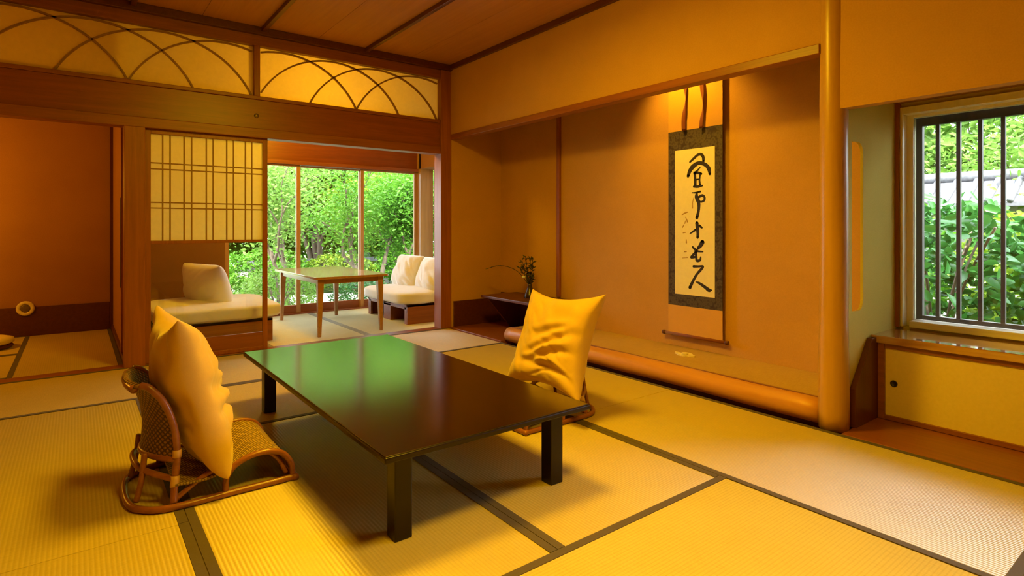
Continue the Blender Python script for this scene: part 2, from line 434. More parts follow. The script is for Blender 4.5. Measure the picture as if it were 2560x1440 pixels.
for k in range(22):
    y = 1.102-.0955*k
    if y < -.92: break
    part(B(X1+.006, y-.0095, .51, X1+.03, y+.0095, 1.61), 'bar', 'frame', w, bevel=.002)
part(B(XW+.07, -.96, .492, XW+.076, 1.20, 1.645), 'window_pane', 'glass', w)

# ------------------------------------------------------------------ post, sill log, alcove floor
def wobble_log(p0, p1, r0, r1, seed, amp=.004, n=36, seg=22):
    p0, p1 = Vector(p0), Vector(p1); pts = []; rr = []
    for i in range(n):
        t = i/(n-1); q = p0.lerp(p1, t)
        o = Vector((noise.noise((seed, t*4, 0)), noise.noise((seed+5, t*4, 3)), noise.noise((seed+9, t*4, 7))))*amp*1.5
        d = (p1-p0).normalized(); o -= d*o.dot(d)
        pts.append(q+o); rr.append((r0+(r1-r0)*t)+amp*noise.noise((seed+20, t*7, 1)))
    return MB().tube(pts, rr, seg)
tag(wobble_log((3.06, 1.312, 0.0), (3.06, 1.312, ZC-.002), .069, .061, 3).build('alcove_post', 'log'),
    'thick round polished natural log post beside the alcove, reaching the ceiling', 'post')
g = MB()
pts = []
sill = wobble_log((3.085, 1.38, .064), (3.085, 4.075, .062), .064, .062, 11, .003)
tag(sill.build('alcove_sill_log', 'beamlog'), 'rounded reddish log along the front edge of the raised alcove floor', 'beam')
al = thing('alcove_floor', 'raised alcove platform covered with brown woven rush behind the rounded log', 'platform', (3.37, 2.7, -.05))
part(B(3.14, 1.31, -.05, XB-.001, 4.08, .104), 'platform_body', 'dark', al)
part(B(3.12, 1.31, .1045, XB-.001, 4.08, .12), 'rush_surface', 'tk', al, bevel=.003)
part(B(3.098, 1.40, .112, 3.122, 4.06, .126), 'cloth_edge', 'silkd', al, bevel=.002)

# ------------------------------------------------------------------ wall facing us: posts, beams, transoms
struct(B(-2.5, YW, 1.83, 2.905, YW+.10, 2.068), 'trim_11', 'beam', bevel=.003)           # broad board
struct(B(-2.5, YW-.018, 1.755, 2.905, YW+.11, 1.83), 'trim_12', 'wx', bevel=.004)         # grooved head rail
struct(B(-2.5, YW-.012, 2.068, 2.905, YW+.10, 2.098), 'trim_13', 'wx', bevel=.004)
struct(B(-2.5, YW-.010, 2.512, 2.905, YW+.10, 2.60), 'trim_14', 'wx', bevel=.004)
struct(B(-2.5, YW, 2.60, XR, YW+.10, 2.72), 'wall_back_top', 'dark')
struct(B(2.905, YW-.03, -.05, XR+.01, YW+.11, ZC), 'trim_15', 'wz', bevel=.004)          # corner post
struct(B(.275, YW-.03, -.05, .405, YW+.11, 1.757), 'trim_16', 'wz', bevel=.005)          # post beside the shoji
struct(B(-2.5, YW-.01, -.05, .275, YW+.11, .003), 'trim_17', 'wx', bevel=.002)          # threshold, left
struct(B(.405, YW-.01, -.05, 2.905, YW+.11, .003), 'trim_18', 'wx', bevel=.002)         # threshold, right
# transom panels with arched slats
def transom(x0, x1, centres, label):
    t = thing('transom_panel', label, 'transom', ((x0+x1)/2, YW+.05, 2.098), 'arched paper transom panels over the head rail')
    part(B(x0, YW+.045, 2.098, x1, YW+.049, 2.512), 'paper', 'rpaper', t)
    for cx in centres:
        pts = []
        for i in range(61):
            d = -1+2*i/60; x = cx+.635*d
            # shallow circular arch, rise .40
            Rr = (.635**2+.40**2)/(2*.40); z = 2.098+math.sqrt(max(0, Rr*Rr-(.635*d)**2))-(Rr-.40)
            z = min(z, 2.505)
            if x0+.004 < x < x1-.004: pts.append((x, z))
        mb = MB(); n = len(pts); w_ = .0065
        vs = []
        for i, (x, z) in enumerate(pts):
            a = pts[max(i-1, 0)]; b = pts[min(i+1, n-1)]; tx, tz = b[0]-a[0], b[1]-a[1]; L = math.hypot(tx, tz); nx, nz_ = -tz/L*w_, tx/L*w_
            for y in (YW+.024, YW+.0445):
                vs += [(x+nx, y, z+nz_), (x-nx, y, z-nz_)]
        fs = []
        for i in range(n-1):
            a, b = i*4, i*4+4
            fs += [(a, a+1, b+1, b), (a+2, b+2, b+3, a+3), (a, b, b+2, a+2), (a+1, a+3, b+3, b+1)]
        fs += [(0, 2, 3, 1), ((n-1)*4, (n-1)*4+1, (n-1)*4+3, (n-1)*4+2)]
        mb.add(vs, fs); part(mb, 'arched_slat', 'latt', t)
    return t
transom(1.207, 2.905, (1.41, 1.835, 2.255, 2.68), 'paper transom with arched wooden slats, in the corner over the garden opening')
transom(-.55, 1.162, (-.335, .09, .515, .94), 'paper transom with arched wooden slats, above the papered sliding door and left opening')
struct(B(1.162, YW+.0, 2.098, 1.207, YW+.09, 2.512), 'trim_19', 'wz', bevel=.003)
struct(B(-.60, YW+.0, 2.098, -.55, YW+.09, 2.512), 'trim_20', 'wz', bevel=.003)
struct(B(-2.5, YW+.045, 2.098, -.60, YW+.06, 2.512), 'wall_back_upper', 'wall')
nc = thing('nail_cover', 'small round dull metal nail cover on the broad brown beam', 'nail cover', (1.178, YW-.001, 1.935))
m_ = MB(); m_.lathe([(.019, 0), (.019, .003), (.012, .007), (.003, .009)], (0,0,0), 18)
nv = MB(); nv.add([(1.178+x, YW-.0005-z, 1.935+y) for x, y, z in m_.v], m_.f, True); part(nv, 'metal_disc', 'brass', nc)

# shoji
SH = struct(B(0,0,0,.01,.01,.01), 'door_1', 'wz'); SH.data.clear_geometry(); SH.location = (.84, YW+.04, .003)
f = MB(); y0, y1 = YW+.028, YW+.058
f.box(.406, y0, .004, .444, y1, 1.7545); f.box(1.236, y0, .004, 1.272, y1, 1.7545)
f.box(.444, y0, 1.721, 1.236, y1, 1.7545); f.box(.444, y0, .895, 1.236, y1, .918)
f.box(.444, y0, .004, 1.236, y1, .035)
part(f, 'door_frame', 'wz', SH, bevel=.002)
part(B(.444, y0+.008, .035, 1.236, y1-.008, .15), 'kick_board', 'wx', SH)
part(B(.444, y0+.014, .918, 1.236, y0+.016, 1.721), 'shoji_paper', 'paper', SH)
part(B(.444, y0+.013, .15, 1.236, y0+.017, .895), 'door_glass', 'glass', SH)
for a in (.521, .57, .663, .714, .816, .864, .962, 1.012, 1.101, 1.15):
    part(B(a-.0045, y0+.001, .918, a+.0045, y0+.0135, 1.721), 'lattice_bar', 'latt', SH)
for a in (1.503, 1.458, 1.206, 1.164):
    part(B(.444, y0+.0005, a-.0045, 1.236, y0+.0135, a+.0045), 'lattice_bar', 'latt', SH)

# side room on the left
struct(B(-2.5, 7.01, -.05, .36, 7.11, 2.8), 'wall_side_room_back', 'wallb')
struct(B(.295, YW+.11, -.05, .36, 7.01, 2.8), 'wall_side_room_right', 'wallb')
struct(B(.278, YW+.112, -.003, .296, 7.0, .05), 'baseboard_side_right', 'dark', bevel=.002)
struct(B(.27, 6.965, -.003, .296, 7.009, 2.35), 'trim_21', 'darkz', bevel=.002)
struct(B(-2.5, 6.99, -.003, .27, 7.011, .272), 'baseboard_side_back', 'dark', bevel=.003)
struct(B(-2.5, YW+.1, 2.62, .36, 7.01, 2.67), 'ceiling_side_room', 'ceil')
dd = thing('fusuma_edge', 'dark edge of a sliding door with a recessed pull in the side room wall', 'sliding door', (.287, 5.9, .05))
part(B(.2765, 5.35, .05, .2945, 5.40, 2.3), 'door_stile', 'wz', dd, bevel=.002)
part(B(.2735, 5.362, .55, .2763, 5.388, 1.25), 'recessed_pull', 'black', dd)
# round fitting on the baseboard
rf = thing('wall_outlet', 'round cream ring plate on the dark baseboard in the left side room', 'outlet', (-.375, 6.985, .262))
m_ = MB(); m_.lathe([(.068, 0), (.068, .010), (.058, .016), (.040, .016), (.036, .006)], (0,0,0), 30)
nv = MB(); nv.add([(-.375+x, 6.989-z, .262+y) for x, y, z in m_.v], m_.f, True); part(nv, 'ring_plate', 'cream', rf)
m_ = MB(); m_.lathe([(.035, 0), (.035, .012), (.030, .014)], (0,0,0), 24)
nv = MB(); nv.add([(-.375+x, 6.985-z, .262+y) for x, y, z in m_.v], m_.f, True); part(nv, 'socket_face', 'brass', rf)

# veranda shell
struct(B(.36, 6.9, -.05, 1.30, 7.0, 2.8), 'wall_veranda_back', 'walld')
struct(B(.36, YW+.11, 2.62, 4.0, 6.9, 2.67), 'ceiling_veranda', 'ceil')
struct(B(1.30, 6.9, 1.80, 3.66, 7.0, 2.8), 'wall_veranda_lintel', 'beam')
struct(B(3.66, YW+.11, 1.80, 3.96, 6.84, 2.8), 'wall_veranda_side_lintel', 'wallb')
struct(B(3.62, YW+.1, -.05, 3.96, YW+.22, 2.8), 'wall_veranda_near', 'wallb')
struct(B(1.30, 6.86, 1.755, 3.66, 6.95, 1.80), 'trim_22', 'wx', bevel=.004)
struct(B(3.66, 6.80, -.05, 3.85, 6.99, 2.8), 'trim_23', 'jamb', bevel=.004)
struct(B(3.10, YW+.11, 1.75, 3.62, YW+.2, 2.62), 'wall_veranda_side_head', 'wallb')
def sash(x0, x1, y, name, back=True):
    W_ = struct(B(0,0,0,.01,.01,.01), name, 'wz'); W_.data.clear_geometry(); W_.location = ((x0+x1)/2, y, -.02)
    f = MB(); e = .044
    f.box(x0, y, -.02, x0+e, y+.04, 1.755); f.box(x1-e, y, -.02, x1, y+.04, 1.755)
    f.box(x0+e, y, 1.735, x1-e, y+.04, 1.755)
    part(f, 'window_frame', 'jamb', W_, bevel=.003)
    part(B(x0+e, y, -.02, x1-e, y+.04, .10), 'bottom_rail', 'wx', W_, bevel=.003)
    part(B(x0+e, y+.018, .10, x1-e, y+.023, 1.735), 'window_pane', 'glass', W_)
sash(1.30, 2.115, 6.905, 'window_2'); sash(2.088, 2.905, 6.90+.045, 'window_3'); sash(2.865, 3.665, 6.905, 'window_4')
W_ = struct(B(0,0,0,.01,.01,.01), 'window_5', 'wz'); W_.data.clear_geometry(); W_.location = (3.88, 6, -.02)
f = MB(); f.box(3.86, 6.76, -.02, 3.90, 6.80, 1.80); f.box(3.86, YW+.22, -.02, 3.90, YW+.26, 1.80); f.box(3.86, YW+.26, 1.76, 3.90, 6.76, 1.80)
part(f, 'window_frame', 'wz', W_, bevel=.003)
part(B(3.86, YW+.26, -.02, 3.90, 6.76, .10), 'bottom_rail', 'wy', W_, bevel=.003)
part(B(3.878, YW+.26, .10, 3.882, 6.76, 1.76), 'window_pane', 'glass', W_)
struct(B(1.30, 6.84, -.05, 3.66, 6.90, .012), 'trim_24', 'wx', bevel=.003)
struct(B(1.30, 6.985, -.16, 4.6, 7.45, -.10), 'floor_outer_ledge', 'frame', bevel=.004)

# roof over everything with eaves
struct(B(-3.4, -2.8, 2.86, 4.55, 7.75, 2.95), 'roof', 'frame')

# ------------------------------------------------------------------ tatami mats
def mat_(x0, y0, x1, y1, label, ver=False, sides='both', hw=.03):
    g = .0012; x0 += g; y0 += g; x1 -= g; y1 -= g
    along = 'x' if (x1-x0) > (y1-y0) else 'y'
    t = thing('tatami_mat', label, 'mat', ((x0+x1)/2, (y0+y1)/2, -.05), 'tatami mats laid over the floor')
    key = 'tv' if ver else ('t'+along)
    part(B(x0, y0, -.05, x1, y1, 0), 'rush_surface', key, t, bevel=.003)
    h = 'heriv' if ver else 'heri'
    if along == 'x': e = [(x0, y0, x1, y0+hw), (x0, y1-hw, x1, y1)]
    else: e = [(x0, y0, x0+hw, y1), (x1-hw, y0, x1, y1)]
    for a in e: part(B(a[0], a[1], -.001, a[2], a[3], .0022), 'cloth_border', h, t)
    return t
XM = [-.585, .31, 1.21, 2.10, 2.992]
mat_(XM[2], 1.345, XM[3], 3.135, 'tatami mat under the right half of the low lacquered table')
mat_(XM[1], 1.345, XM[2], 3.135, 'tatami mat under the left half of the low table and the left legless chair')
mat_(XM[1], 3.135, XM[3], 4.04, 'tatami mat under the far end of the low table')
mat_(XM[1], .45, XM[3], 1.345, 'tatami mat crossing the bottom edge of the view, nearest in the middle')
mat_(XM[0], 2.25, XM[1], 4.04, 'tatami mat left of the left cushion, farther of the two on that side')
mat_(XM[0], .45, XM[1], 2.25, 'tatami mat in the bottom left corner of the view')
mat_(XM[3], 2.25, XM[4], 4.04, 'tatami mat along the alcove log, beneath the right chair side')
mat_(XM[3], .45, XM[4], 2.25, 'tatami mat catching pale window light before the round post and bay')
mat_(XM[0], 4.04, 1.21, 4.988, 'tatami mat in front of the papered sliding door and left post')
mat_(1.21, 4.04, XM[4], 4.988, 'tatami mat in front of the opening to the garden sitting area')
mat_(1.21, -.445, XM[4], .45, 'tatami mat whose dark border just shows in the bottom right corner')
mat_(-.375, YW+.112, .278, 7.0, 'tatami mat in the side room before the dark baseboard')
mat_(-2.1, YW+.112, -.375, 6.05, 'tatami mat at the far left edge in the side room, nearer one', hw=.035)
mat_(-2.1, 6.05, -.375, 7.0, 'tatami mat at the far left edge in the side room, under the pale seat')
mat_(1.31, YW+.112, 2.20, 6.84, 'pale tatami mat in the garden sitting area under the square table', True)
mat_(2.20, YW+.112, 3.09, 6.84, 'pale tatami mat in the garden sitting area before the right white bench', True)
mat_(.42, YW+.112, 1.31, 6.84, 'pale tatami mat in the garden sitting area under the left bench', True)
struct(B(3.09, YW+.11, -.05, 3.86, 6.84, -.001), 'floor_veranda', 'tv')
struct(B(-.0+.36, YW+.11, -.05, .42, 6.84, -.001), 'floor_veranda_left', 'floorb')

# ------------------------------------------------------------------ low lacquered table
T = thing('low_table', 'low dark lacquered table with four square legs, reflecting the green garden', 'table', (1.18, 2.53, 0))
part(B(.745, 1.61, .297, 1.62, 3.46, .3165), 'tabletop', 'lacql', T, bevel=.004)
part(B(.749, 1.614, .3163, 1.616, 3.456, .32), 'lacquered_surface', 'lacq', T, bevel=.0015)
a = MB(); a.box(.845, 1.73, .25, 1.525, 1.75, .297); a.box(.845, 3.30, .25, 1.525, 3.32, .297)
a.box(.84, 1.73, .25, .86, 3.32, .297); a.box(1.51, 1.73, .25, 1.53, 3.32, .297)
part(a, 'apron', 'lacql', T, bevel=.002)
for x in (.818, 1.487):
    for y in (1.692, 3.298):
        part(B(x, y, 0, x+.062, y+.062, .297), 'leg', 'lacql', T, bevel=.004)

# ------------------------------------------------------------------ cushions
def pillow(w, h, t, seed, pinch=.13, fold=True, N=60, pinch2=None, fside=1):
    pt_, pb_ = pinch, (pinch if pinch2 is None else pinch2)
    mb = MB(); rnd = seed*3.7
    def pt(i, j, sgn):
        u = -1+2*i/N; v = -1+2*j/N
        u = math.copysign(abs(u)**.85, u); v = math.copysign(abs(v)**.85, v)
        pinch = pb_+(pt_-pb_)*(.5+.5*v)
        px = w/2*u*(1-pinch*(1-v*v)*abs(u)); pz = h/2*v*(1-pinch*(1-u*u)*abs(v))
        th = t/2*(max(0, (1-u*u)*(1-v*v)))**.42*(1+.18*max(0, -v))
        # gathers towards the corners
        wr = noise.noise((u*2.1+rnd, v*2.1, sgn*1.5))*.020
        wr += abs(noise.noise((u*3+v*2+rnd, (v-u)*1.0, sgn)))*.018
        if fold:
            for (v0, amp, tilt) in ((-.34, .034, .22), (-.60, .028, -.18), (-.10, .026, .35), (.12, .015, .1)):
                d = (v-v0-tilt*(u-.25)-.06*math.sin(u*4+rnd))/.075
                m_ = math.exp(-((u-.30)/.50)**2)*(1 if sgn*fside > 0 else .30)
                wr -= amp*math.exp(-d*d)*m_
                wr += amp*.6*math.exp(-(d-1.7)**2)*m_
                d2 = (v-v0+.10+tilt*(u-.3)*1.6-.04*math.sin(u*7+rnd))/.030
                wr -= .011*math.exp(-d2*d2)*m_
        k = min(1, 1.7*(max(0, (1-u*u)*(1-v*v)))**.5)
        return (px, sgn*(th+wr*k), pz)
    idx = {}
    vs = []; fs = []
    for sgn in (1, -1):
        for j in range(N+1):
            for i in range(N+1):
                edge = i in (0, N) or j in (0, N)
                key = (i, j, 0 if edge else sgn)
                if key not in idx: idx[key] = len(vs); p = pt(i, j, sgn); vs.append((p[0], 0 if edge else p[1], p[2]))
        for j in range(N):
            for i in range(N):
                q = []
                for (a, b) in ((i, j), (i+1, j), (i+1, j+1), (i, j+1)):
                    e = a in (0, N) or b in (0, N); q.append(idx[(a, b, 0 if e else sgn)])
                fs.append(q if sgn < 0 else q[::-1])
    mb.add(vs, fs, True); return mb
def cushion(name, label, center, rot, w, h, t, seed, m='gold', group=None, **k):
    mb = pillow(w, h, t, seed, **k)
    me_o = mb.build(name, m, None, origin=(0,0,0), subd=1)
    me_o.matrix_world = Matrix.Translation(center) @ rot.to_4x4()
    return tag(me_o, label, 'cushion', group)
def rot_from(right, up):        # right -> local x, up -> local z
    r = Vector(right).normalized(); u = Vector(up); u = (u-r*u.dot(r)).normalized(); f = u.cross(r)
    return Matrix((r, f, u)).transposed()
cushion('floor_cushion', 'crumpled gold cushion propped on the left woven legless chair', (.362, 2.590, .385),
        rot_from((0.03, -1, .0), (-.27, .02, 1)), .52, .64, .20, 2, group=None, pinch=.19, pinch2=.07)
cushion('floor_cushion', 'gold cushion with raised corners standing behind the right side of the low table', (2.10, 2.37, .392),
        rot_from((.02, -1, .035), (.42, 0, 1)), .60, .58, .20, 5, pinch=.19, fside=-1)

# ------------------------------------------------------------------ rattan legless chairs
def smooth(pts, n=8, closed=False):
    P = [Vector(p) for p in pts]; out = []; N = len(P)
    rng = range(N) if closed else range(N-1)
    for i in rng:
        p0 = P[(i-1) % N] if closed else P[max(i-1, 0)]; p1 = P[i]; p2 = P[(i+1) % N]; p3 = P[(i+2) % N] if closed else P[min(i+2, N-1)]
        for k in range(n):
            t = k/n
            out.append(.5*((2*p1)+(p2-p0)*t+(2*p0-5*p1+4*p2-p3)*t*t+(3*p1-p0-3*p2+p3)*t**3))
    if not closed: out.append(P[-1])
    return out
def chair(loc, rz, label):
    t = thing('legless_chair', label, 'chair', loc, 'rattan legless floor chairs at the low table', 0)
    def lp(mb, name, m, par=t, **k): return mb.build(name, m, par, origin=(0,0,0), **k)
    r = .0125; w = .235
    base = smooth([(-.16, -w, r), (.05, -w, r), (.245, -w, r), (.272, -w+.03, r), (.272, w-.03, r), (.245, w, r), (.05, w, r), (-.16, w, r), (-.25, w-.05, r), (-.285, w-.14, r), (-.285, -w+.14, r), (-.25, -w+.05, r)], 7, True)
    lp(MB().tube(base, r, 12, True), 'base_loop', 'cane')
    for s in (-1, 1):
        y = s*(w-.005)
        arch = smooth([(.015, y, .022), (.02, y, .075), (.06, y, .118), (.14, y, .137), (.215, y, .120), (.255, y, .07), (.262, y, .022)], 7)
        sf = lp(MB().tube(arch, .0115, 12), 'seat_arch', 'cane')
        lp(MB().tube(smooth([(.175, y-s*.02, .126), (.215, y-s*.02, .085), (.24, y-s*.016, .028)], 6), .009, 10), 'corner_brace', 'cane', sf)
        y2 = s*.195
        back = smooth([(-.155, s*.225, .024), (-.148, y2*1.04, .10), (-.140, y2, .19), (-.15, y2, .29), (-.18, y2*.97, .38), (-.222, y2*.90, .436), (-.250, y2*.82, .450)], 7)
        bf = lp(MB().tube(back, .0125, 12), 'back_post', 'cane')
        for (a, b) in ((.168, .205), (.075, .118)):
            pp = [p for p in back if a < p.z < b]
            if len(pp) > 1: lp(MB().tube(pp, .0150, 12), 'binding', 'bind', bf)
        lp(MB().tube(smooth([(-.148, y2*1.1, .03), (-.06, y2*1.05, .085), (.03, y2*1.1, .118)], 6), .010, 10), 'side_stretcher', 'cane')
    # woven seat
    prof = smooth([(-.15, 0, .085), (-.05, 0, .080), (.04, 0, .105), (.14, 0, .134), (.215, 0, .118), (.255, 0, .07), (.262, 0, .035)], 6)
    s_ = MB(); n = len(prof)-1
    def fn(u, v):
        p = prof[round(v*n)]; return (p.x, (-1+2*u)*(w-.012), p.z-.012*(1-(-1+2*u)**2)*(1 if p.x < .2 else .3))
    s_.grid(fn, 16, n)
    seat = lp(s_, 'woven_seat', 'wicks', solidify=.008)
    # woven wrap-around back
    bp = smooth([(-.142, 0, .17), (-.146, 0, .27), (-.170, 0, .355), (-.208, 0, .418), (-.242, 0, .447), (-.262, 0, .446), (-.270, 0, .436)], 6); nb = len(bp)-1
    def fb(u, v):
        q = -1+2*u; p = bp[round(v*nb)]; ww = .196-.045*(v)
        return (p.x-.095*(1-q*q)*(1-.85*v), q*ww, p.z)
    b_ = MB().grid(fb, 18, nb); bk = lp(b_, 'woven_back', 'wick', solidify=.012)
    top = [fb(i/18, 1) for i in range(19)]; lp(MB().tube(top, .014, 12), 'top_roll', 'cane', bk)
    bot = [fb(i/18, 0) for i in range(19)]; lp(MB().tube(bot, .012, 12), 'lower_roll', 'cane', bk)
    rear = smooth([(-.148, -.205, .10), (-.24, -.12, .13), (-.262, 0, .14), (-.24, .12, .13), (-.148, .205, .10)], 6)
    lp(MB().tube(rear, .011, 10), 'rear_hoop', 'cane')
    for s in (-1, 1): lp(MB().tube(smooth([(-.235, s*.12, .19), (-.245, s*.13, .10), (-.262, s*.135, .024)], 6), .010, 10), 'rear_strut', 'cane')
    for nme in ('woven_seat', 'woven_back'): pass
    for o in (seat, bk):
        me = o.data; uv = me.uv_layers.new(name='UVMap')
        for p in me.polygons:
            for li in p.loop_indices:
                q = me.vertices[me.loops[li].vertex_index].co
                uv.data[li].uv = ((q.y*1.6), (q.x*1.6 if o is seat else q.z*1.6))
    t.rotation_euler = (0, 0, rz)
    return t
ch = chair((.435, 2.605, 0), 0, 'woven rattan legless chair at the left side of the low table')
dup(ch, (2.02, 2.42, 0), PI, 'rattan legless chair mostly hidden behind the right side of the low table')

# ------------------------------------------------------------------ hanging scroll
XS = 3.605
S = thing('hanging_scroll', 'tall hanging calligraphy scroll with dark brocade border on the alcove wall', 'scroll', (XS, 2.515, .21))
Yl, Yr = 2.745, 2.285
def sbox(y0, y1, z0, z1, d=0, th=.002): return B(XS-d-th, y0, z0, XS-d, y1, z1)
part(sbox(Yr, Yl, 1.742, 2.30), 'upper_silk', 'silk', S)
part(sbox(Yr, Yl, .215, .432), 'lower_silk', 'silk', S)
part(sbox(Yr, Yl, .432, 1.742), 'brocade_border', 'brocade', S)
part(sbox(2.345, 2.683, .518, 1.597, .0021, .001), 'calligraphy_paper', 'spaper', S)
for yy, sd in ((2.588, 1), (2.440, 2)):
    mb = MB()
    def fr_(u, v, yy=yy, sd=sd):
        z = 1.735+v*.56; tw = .9*math.sin(v*9+sd)*math.exp(-((v-.35)/.3)**2)
        hw_ = (u-.5)*.030; return (XS-.010-.012*abs(math.sin(v*5+sd))-hw_*math.sin(tw), yy+hw_*math.cos(tw)+.006*math.sin(v*7+sd), z)
    mb.grid(fr_, 3, 30); part(mb, 'hanging_ribbon', 'silkd', S, solidify=.002)
rod = MB().tube([(XS-.006, 2.262, .215), (XS-.006, 2.768, .215)], .0115, 14); part(rod, 'roller', 'silkd', S)
for a, b in ((2.236, 2.262), (2.768, 2.794)):
    part(MB().tube([(XS-.006, a, .215), (XS-.006, a+.004, .215), (XS-.006, b-.004, .215), (XS-.006, b, .215)], [.012, .016, .016, .012], 16), 'roller_knob', 'dark', S)
ST = [[(139, 1501, 7.1), (175, 1527, 9.9), (206, 1547, 9.9), (233, 1548, 11.1), (251, 1527, 11.9), (253, 1497, 9.9)], [(123, 1399, 11.9), (139, 1437, 15.8), (166, 1466, 17.8), (206, 1486, 13.9), (242, 1482, 13.9), (277, 1464, 13.9), (298, 1436, 15.0), (305, 1401, 9.9)], [(224, 1453, 4.7), (198, 1429, 7.9), (175, 1415, 9.9), (206, 1416, 9.9), (235, 1407, 8.7)], [(180, 1407, 9.9), (184, 1368, 11.1), (184, 1322, 11.1)], [(226, 1407, 7.9), (220, 1365, 7.1), (224, 1327, 8.7)], [(184, 1368, 5.9), (220, 1369, 5.9)], [(173, 1318, 8.7), (206, 1316, 9.9), (244, 1321, 6.3)], [(157, 1273, 4.0), (193, 1273, 6.3), (226, 1279, 7.1)], [(198, 1271, 8.7), (195, 1240, 15.0), (211, 1205, 15.0), (215, 1166, 11.9), (209, 1128, 11.9), (198, 1090, 12.7)], [(215, 1239, 8.7), (242, 1249, 10.3), (261, 1237, 8.7), (259, 1214, 8.7), (237, 1204, 7.1), (220, 1208, 6.3)], [(198, 1049, 13.9), (202, 1015, 13.9), (206, 976, 11.9), (204, 946, 11.1)], [(220, 1030, 10.3), (240, 1017, 7.1)], [(184, 999, 8.7), (162, 986, 7.1), (139, 972, 4.0)], [(244, 910, 17.8), (229, 888, 15.8), (206, 865, 9.9)], [(162, 875, 7.1), (184, 856, 9.9), (202, 845, 7.9), (248, 843, 5.5)], [(198, 849, 9.9), (175, 825, 9.9), (148, 797, 7.9), (184, 802, 8.7)], [(189, 833, 11.1), (193, 803, 9.9), (198, 776, 10.3), (224, 781, 9.5), (231, 804, 5.1)], [(171, 732, 9.5), (211, 734, 7.9), (250, 736, 7.9), (229, 709, 10.3), (198, 676, 9.9), (171, 635, 10.7), (139, 575, 12.7)], [(189, 621, 3.2), (220, 612, 9.5), (264, 589, 11.9), (298, 569, 13.5), (320, 571, 4.7)]]
SF = [[(171, 1237, 2.0), (162, 1199, 3.6), (162, 1160, 3.6)], [(70, 1113, 3.2), (93, 1124, 5.1), (123, 1133, 3.2)], [(100, 1095, 3.2), (112, 1075, 4.0), (116, 1059, 4.7)], [(100, 1067, 3.2), (95, 1048, 3.6)], [(74, 1019, 4.0), (88, 1038, 4.0)], [(79, 977, 3.2), (100, 981, 3.6)], [(107, 928, 3.6), (108, 905, 5.9)], [(93, 838, 4.7), (107, 839, 4.7)], [(72, 790, 2.4), (121, 794, 2.4)]]
def strokes(LS):
    mb = MB(); x = XS-.0036
    for si, s in enumerate(LS):
        P = smooth([(a/1000, b/1000, w_/1000) for a, b, w_ in s], 8); x -= .00004; n = len(P); L = []; Rr = []
        for i, p in enumerate(P):
            a, b = P[max(i-1, 0)], P[min(i+1, n-1)]; d = Vector((b.x-a.x, b.y-a.y)); 
            if d.length < 1e-6: d = Vector((0, 1))
            d.normalize(); hw_ = p.z*(1+.12*noise.noise((i*.6, si*3.1, 0)))
            L.append((p.x-d.y*hw_, p.y+d.x*hw_)); Rr.append((p.x+d.y*hw_, p.y-d.x*hw_))
        vs = [(x, 2.69-a, b) for a, b in L]+[(x, 2.69-a, b) for a, b in Rr]
        mb.add(vs, [(i, i+1, n+i+1, n+i) for i in range(n-1)])
        for p in (P[0], P[-1]):
            mb.add([(x-.00001, 2.69-(p.x+p.z*math.cos(q*PI/7)), p.y+p.z*math.sin(q*PI/7)) for q in range(22)], [tuple(range(22))])
    return mb
for a, b in ((0, 7), (7, 10), (10, 13), (13, 17), (17, 19)): part(strokes(ST[a:b]), 'brush_character', 'ink', S)
for q in SF: part(strokes([q]), 'signature_mark', 'inkf', S)

# pale dish on the alcove floor
dz = thing('paper_offering_dish', 'small pale petal-shaped dish on the alcove floor below the scroll', 'dish', (3.40, 2.45, .12))
mb = MB(); vs = [(3.40, 2.45, .1245)]; n = 40
for k in range(n):
    q = 2*PI*k/n; r = .048+.020*abs(math.cos(2*q+.4)); vs.append((3.40+r*.62*math.cos(q), 2.45+r*1.25*math.sin(q), .127+.006*abs(math.cos(2*q))))
vs2 = [(x, y, .1205) for x, y, z in vs]
fs = [(0, 1+k, 1+(k+1) % n) for k in range(n)]+[(n+1, n+2+(k+1) % n, n+2+k) for k in range(n)]+[(1+k, n+2+k, n+2+(k+1) % n, 1+(k+1) % n) for k in range(n)]
mb.add(vs+vs2, fs); part(mb, 'petal_tray', 'cream', dz)
part(MB().lathe([(.010, 0), (.020, .004), (.024, .012), (.021, .014), (.010, .009)], (3.40, 2.45, .1245), 20), 'cup', 'cream', dz)

# ------------------------------------------------------------------ alcove shelf, vase
sh = thing('alcove_shelf', 'dark red wooden shelf with a slanting end board at the left of the alcove', 'shelf', (3.4, 4.0, .0))
part(B(3.17, 3.72, .328, XB-.018, 4.66, .352), 'shelf_board', 'dark', sh, bevel=.003)
part(MB().prism([(3.21, 4.60, .328), (XB-.018, 4.60, .328), (XB-.018, 4.60, .013), (3.50, 4.60, .013)], (0, .028, 0)), 'slanted_support', 'darkz', sh, bevel=.002)
vz = thing('flower_vase', 'small dark flared vase holding sprigs and one white bloom on the alcove shelf', 'vase', (3.42, 4.20, .352))
part(MB().lathe([(.052, 0), (.056, .006), (.050, .03), (.030, .08), (.020, .115), (.024, .13), (.020, .131), (.014, .11)], (3.42, 4.20, .352)), 'vase_body', 'vase', vz)
st = MB(); lv = MB(); rr = random.Random(4)
def leaf(mb, p, d, L, w_):
    d = Vector(d).normalized(); s_ = d.cross(Vector((rr.uniform(-1, 1), rr.uniform(-1, 1), .4))).normalized()*w_; p = Vector(p)
    mb.add([p, p+d*L*.4+s_, p+d*L, p+d*L*.4-s_], [(0, 1, 2, 3)])
